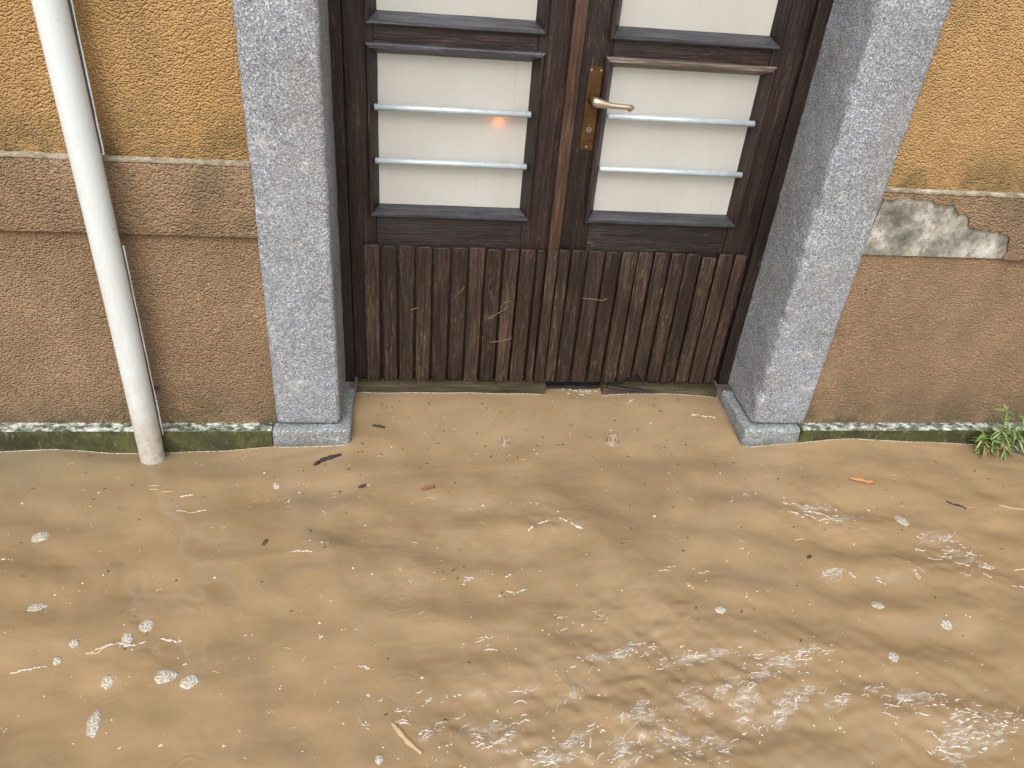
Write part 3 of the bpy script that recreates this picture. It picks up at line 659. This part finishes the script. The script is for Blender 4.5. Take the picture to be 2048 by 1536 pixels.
# foam streaks and painted-in sky glints: white slivers riding on the crests, too many to count
FS = MB()
def sliver(c, L_, ang, wd, bend, h=.0016):
    n = 7; vs_ = []; ph = random.uniform(0, 6)
    for i in range(n):
        t = i/(n-1)*2-1; s_ = t*L_/2; o_ = bend*(1-t*t)*L_ + .10*L_*math.sin(3.5*t+ph)*.4
        x = c.x+s_*math.cos(ang)-o_*math.sin(ang); y = c.y+s_*math.sin(ang)+o_*math.cos(ang)
        ww = wd*(max(0, 1-t*t)**.6)*random.uniform(.55, 1.2)+.0003; nx_, ny_ = -math.sin(ang), math.cos(ang); z = wz(x, y)
        vs_ += [(x-nx_*ww, y-ny_*ww, z-.0006), (x-nx_*ww*.4, y-ny_*ww*.4, z+h), (x+nx_*ww*.4, y+ny_*ww*.4, z+h), (x+nx_*ww, y+ny_*ww, z-.0006)]
    FS.add(vs_, [(4*i+k, 4*i+k+1, 4*i+k+5, 4*i+k+4) for i in range(n-1) for k in range(3)])
FV, FF, FE = [], [], []
def sheet(u, v, lu, tilt, hv):
    c0 = wp(u-lu/2, v+lu*tilt/2); c1 = wp(u+lu/2, v-lu*tilt/2); d = (c1-c0); d.z = 0; L_ = d.length; d.normalize(); n_ = Vector((-d.y, d.x, 0))
    kk = (CAM-c0).length/F; W_ = max(.012, hv*kk*1.7); na, nb = max(8, int(L_/.012)), 7; b0 = len(FV); ph = random.uniform(0, 50)
    for i in range(na+1):
        for j in range(nb+1):
            t = i/na*2-1; q = j/nb*2-1; off = .6*W_*noise.noise(Vector((t*2.2, ph, 0)))
            p = c0+d*(L_*(t+1)/2)+n_*(q*W_*(.6+.5*noise.noise(Vector((t*3, ph, 5)))+.3)+off)
            FV.append((p.x, p.y, wz(p.x, p.y)+.0012)); FE.append(max(0, 1-t*t)*max(0, 1-q*q))
    FF.extend((b0+i*(nb+1)+j, b0+(i+1)*(nb+1)+j, b0+(i+1)*(nb+1)+j+1, b0+i*(nb+1)+j+1) for i in range(na) for j in range(nb))
def streak(u, v, lu, tilt, spread, n, size=1.0):
    """cluster of slivers along a line of the photograph: length lu px, tilt px of rise per px"""
    ca = math.atan(tilt*1.6)+random.gauss(0, .2); cb = random.uniform(-.2, .2)
    if n > 12: sheet(u, v, lu*1.25, tilt, spread*1.5)
    for i in range(int(n*.5)):
        t = random.uniform(-.5, .5); g_ = random.gauss(0, 1)*spread
        p = wp(u+lu*t, v-lu*t*tilt+g_+random.uniform(-2, 2))
        k = random.random()**2; sliver(p, (.006+.034*k)*size, ca+random.gauss(0, .28), (.0006+.0017*random.random()**2)*size, cb+random.uniform(-.12, .12))
def arc(pts, wd, n):
    for i in range(n):
        t = random.uniform(0, len(pts)-1.001); a = int(t); q0, q1 = wp(*pts[a]), wp(*pts[a+1]); p = q0.lerp(q1, t-a); p.z = wz(p.x, p.y)
        d = q1-q0; sliver(p, random.uniform(.012, .03), math.atan2(d.y, d.x)+random.gauss(0, .12), wd*random.uniform(.5, 1.1), random.uniform(-.1, .1))
arc([(1053,1063),(1072,1048),(1100,1041),(1120,1036),(1142,1046),(1160,1056)], .0034, 16)
arc([(1010,1180),(1030,1187),(1050,1179)], .0022, 4); arc([(352,1003),(358,1022),(385,1025),(412,1020)], .0018, 8); arc([(362,994),(382,990)], .0028, 3)
arc([(1005,1155),(1020,1150)], .002, 2); arc([(725,1333),(738,1337),(750,1328)], .002, 3)
arc([(180,1305),(230,1287),(270,1290),(310,1278),(360,1282)], .0028, 16); arc([(30,1345),(60,1338),(88,1333)], .0026, 6)
arc([(585,1103),(610,1102),(642,1106)], .0022, 6); arc([(1390,970),(1440,830)], .0001, 1)
arc([(1385,828),(1405,832),(1430,835)], .003, 4)
for a in ((1620,1018,120,-.08,9,34,1.2),(1690,1040,110,-.05,9,16,1),(1480,1000,60,.2,6,8,.9),(1875,1078,90,.1,10,30,1.2),(1925,1118,110,-.15,14,46,1.3),(1975,1135,60,-.1,8,10,1),
    (2035,1130,40,0,8,8,1),(2040,1175,30,-.5,8,8,1),(1670,1150,70,.2,8,14,.9),(1735,1165,70,-.3,5,10,.9),(1330,1136,50,0,4,5,.9),(1390,1138,60,0,5,8,.8),(1490,1100,90,.2,16,8,.6),(1860,1160,60,-.4,8,8,.7),
    (1150,1245,90,.3,10,12,.8),(1195,1232,60,.2,9,8,.8),(1117,1240,16,0,7,6,.8),(1225,1310,190,.12,9,40,.9),(1260,1300,50,.4,8,16,1),(1400,1312,200,.15,12,50,.9),(1560,1325,120,-.1,16,34,.8),(1620,1303,130,.05,8,34,.9),(1520,1345,90,-.1,12,18,.7),
    (1450,1375,110,.3,9,24,.9),(1490,1395,60,.4,12,20,.9),(1560,1430,80,.9,14,34,1),(1600,1395,110,.35,9,22,.8),(1670,1405,60,.2,10,14,.9),(1745,1378,60,.2,9,18,1.1),(1830,1405,110,.2,12,40,1.2),(1900,1400,50,.1,8,10,1),
    (1970,1430,130,-.1,12,46,1.2),(1915,1480,120,.2,24,60,1.3),(1990,1470,90,.1,14,24,1.1),(2035,1445,30,.5,12,14,1.2),(1270,1420,80,.6,12,26,.9),(1150,1385,70,.6,10,22,.9),(1040,1380,60,.3,6,10,.9),(990,1460,130,.3,16,44,1),(1000,1490,90,-.3,10,16,.8),
    (1130,1500,110,.6,18,46,1),(1080,1515,60,0,12,16,1),(1245,1505,90,.5,20,34,.9),(1350,1480,110,-.8,22,40,.9),(1290,1440,60,.5,16,16,.8),(1430,1490,80,.3,20,26,.8),(1490,1440,70,-.4,18,18,.8),(1380,1400,90,.2,20,20,.7),
    (860,1472,70,.3,8,18,1.1),(830,1400,70,.3,10,12,.9),(750,1395,40,0,9,8,.8),(870,1410,60,.2,10,10,.8),(900,1435,60,.3,6,8,.8),(730,1445,30,-1,10,8,.8),(800,1450,30,0,8,6,.8),(990,1300,30,-.2,5,5,.9),(970,1285,50,.1,8,8,.8),(600,975,30,0,7,8,.7),(930,1160,24,0,9,10,.7),(1222,868,16,0,4,3,.7)):
    streak(*a)
for xa, xb, yy in ((-1.6, LX0, PY-.003), (LX0, LX1, PY-.002), (RX0, RX1, PY-.002), (RX1, 2.5, PY-.003), (LX1+.01, sx, .193), (sx2, RX0-.01, .194)):
    xs = np.arange(xa, xb, .02); FS.tube([(x, yy+.001*math.sin(x*37), wz(x, yy)+.0003) for x in xs], [.0008+.0007*abs(noise.noise(Vector((x*14, yy, 0)))) for x in xs], 5)  # pale tube paints the bright meniscus line along the waterline
for a in ((1150,782,90,0,4,26,.8),(1250,784,80,0,3,14,.7),(1400,771,20,0,2,4,.6)): streak(*a)
me = bpy.data.meshes.new('froth_sheets'); me.from_pydata(FV, [], FF); me.materials.append(M['froth']); me.polygons.foreach_set('use_smooth', [True]*len(FF))
at_ = me.attributes.new('edge', 'FLOAT', 'POINT'); at_.data.foreach_set('value', FE)
o = bpy.data.objects.new('froth_sheets', me); COL.objects.link(o); tag(o, 'soft lacy froth drifting in patches on the muddy water', kind='stuff')
tag(obj('foam_glint_streaks', FS, M['foam'], None, smooth=True), 'white froth streaks and painted glints strewn over the muddy water', kind='stuff')
# bubbles, specks
BB = MB()
def dome(mb, c, r_, hgt, n=8):
    k = random.uniform(.7, 1.9); a0 = random.gauss(0, .6); ir = [random.uniform(.7, 1.15) for _ in range(n)]
    def q(i, f, z):
        x = r_*f*k*ir[i]*math.cos(6.2832*i/n); y = r_*f*ir[i]*math.sin(6.2832*i/n)
        return (c.x+x*math.cos(a0)-y*math.sin(a0), c.y+x*math.sin(a0)+y*math.cos(a0), c.z+z)
    vs_ = [q(i, 1, -.0005) for i in range(n)] + [q(i, .65, hgt*.75) for i in range(n)] + [(c.x, c.y, c.z+hgt)]
    mb.add(vs_, [(i, (i+1)%n, n+(i+1)%n, n+i) for i in range(n)] + [(n+i, n+(i+1)%n, 2*n) for i in range(n)])
for i in range(430):
    u = random.uniform(0, 2048); v = random.uniform(800, 1536)
    if v < 910 and not (720 < u < 1430): continue
    p = wp(u, v); r_ = random.choice((.0009, .0011, .0013, .0016, .0016, .0022, .0032))
    dome(BB, p, r_, r_*.8)
    if random.random() < .3:
        for k in range(random.randint(1, 4)):
            q = p+Vector((random.gauss(0, .006), random.gauss(0, .006), 0)); q.z = wz(q.x, q.y); dome(BB, q, r_*random.uniform(.4, .9), r_*.5)
tag(obj('small_bubbles', BB, M['bubble'], None, smooth=True), 'tiny pale bubbles scattered across the muddy water', kind='stuff')
SP = MB(); ST = MB()
for i in range(210):
    if i < 80: u = random.uniform(715, 1430); v = random.uniform(795, 930)
    else: u = random.uniform(20, 2040); v = 880+abs(random.gauss(0, 230))
    if v > 1536: continue
    p = wp(u, v, .0006); a = random.uniform(0, 6.28); l_ = random.uniform(.0012, .0055); w_ = random.uniform(.0008, .0022)
    if v < 910 and not (715 < u < 1430): continue
    d = Vector((math.cos(a), math.sin(a), 0)); SP.tube([p-d*l_, p, p+d*l_], [w_*.5, w_, w_*.6], 5, .6)
for i in range(60):
    u = random.uniform(60, 2000); v = 900+abs(random.gauss(0, 220))
    if v > 1530: continue
    p = wp(u, v, .0005); a = random.gauss(0, .7); l_ = random.uniform(.003, .009); d = Vector((math.cos(a), math.sin(a), 0))
    ST.tube([p-d*l_, p+Vector((0, .001, 0)), p+d*l_], .0007, 4)
tag(obj('floating_specks', SP, M['speck'], None), 'dark specks of litter floating on the muddy water', kind='stuff')
tag(obj('straw_bits', ST, M['straw'], None), 'short pale straw bits floating on the muddy water', kind='stuff')
# raindrop splashes
def crown(u, v, r_, h, label):
    c = wp(u, v); mb = MB(); n = 28; vs_ = []
    prof = ((1.5, -.001), (1.05, .10), (.95, .5), (1.08, 1.0), (1.0, .98), (.86, .5), (.8, .06), (0.05, .03))
    jag = [1+.55*max(0, noise.noise(Vector((i*1.3, u, 0)))) - (.35 if i % 4 else -.25) for i in range(n)]
    for q, (rr, zz) in enumerate(prof):
        for i in range(n):
            t = 2*math.pi*i/n; z = zz*h*(jag[i] if q in (3, 4) else 1); vs_.append((c.x+r_*rr*math.cos(t), c.y+r_*rr*math.sin(t), c.z+z))
    mb.add(vs_, [(q*n+i, q*n+(i+1)%n, (q+1)*n+(i+1)%n, (q+1)*n+i) for q in range(len(prof)-1) for i in range(n)])
    for k in range(7):
        t = random.uniform(0, 6.28); d = r_*random.uniform(1.1, 1.9); p = Vector((c.x+d*math.cos(t), c.y+d*math.sin(t), c.z+h*random.uniform(.6, 1.6))); s_ = random.uniform(.0012, .0022)
        mb.tube([p-Vector((0,0,s_)), p-Vector((0,0,s_*.5)), p+Vector((0,0,s_*.5)), p+Vector((0,0,s_))], [s_*.3, s_, s_, s_*.3], 7)
    tag(obj('rain_splash', mb, M['splash'], None, smooth=True, loc=c), label, 'splash')
crown(1224, 884, .017, .022, 'glassy raindrop splash crown in front of the right door leaf')
crown(1009, 888, .011, .020, 'smaller raindrop splash in front of the left door leaf')
# grass stalks caught on the slats
for i, (pts, lb) in enumerate((([(975,638),(990,630),(1013,616)], 'longest dry grass stalk caught on the left leaf slats'), ([(1001,616),(1008,606),(1021,602)], 'curved dry grass stalk just above the longest one'),
    ([(980,684),(1005,682),(1024,676)], 'lowest dry grass stalk on the left leaf slats'), ([(916,588),(929,574)], 'short dry stalk highest on the left leaf slats'), ([(822,620),(837,615)], 'tiny dry stalk leftmost on the slats'),
    ([(1164,596),(1190,599),(1205,601),(1214,597)], 'wavy dry grass stalk across the right leaf slats'))):
    pp = [at(u, v, SY-.0035) for u, v in pts]; tag(obj('grass_stalk', MB().tube(pp, .0009, 5), M['stalk'], None, loc=pp[0]), lb, 'grass stalk', 'stalks stuck to the slats')
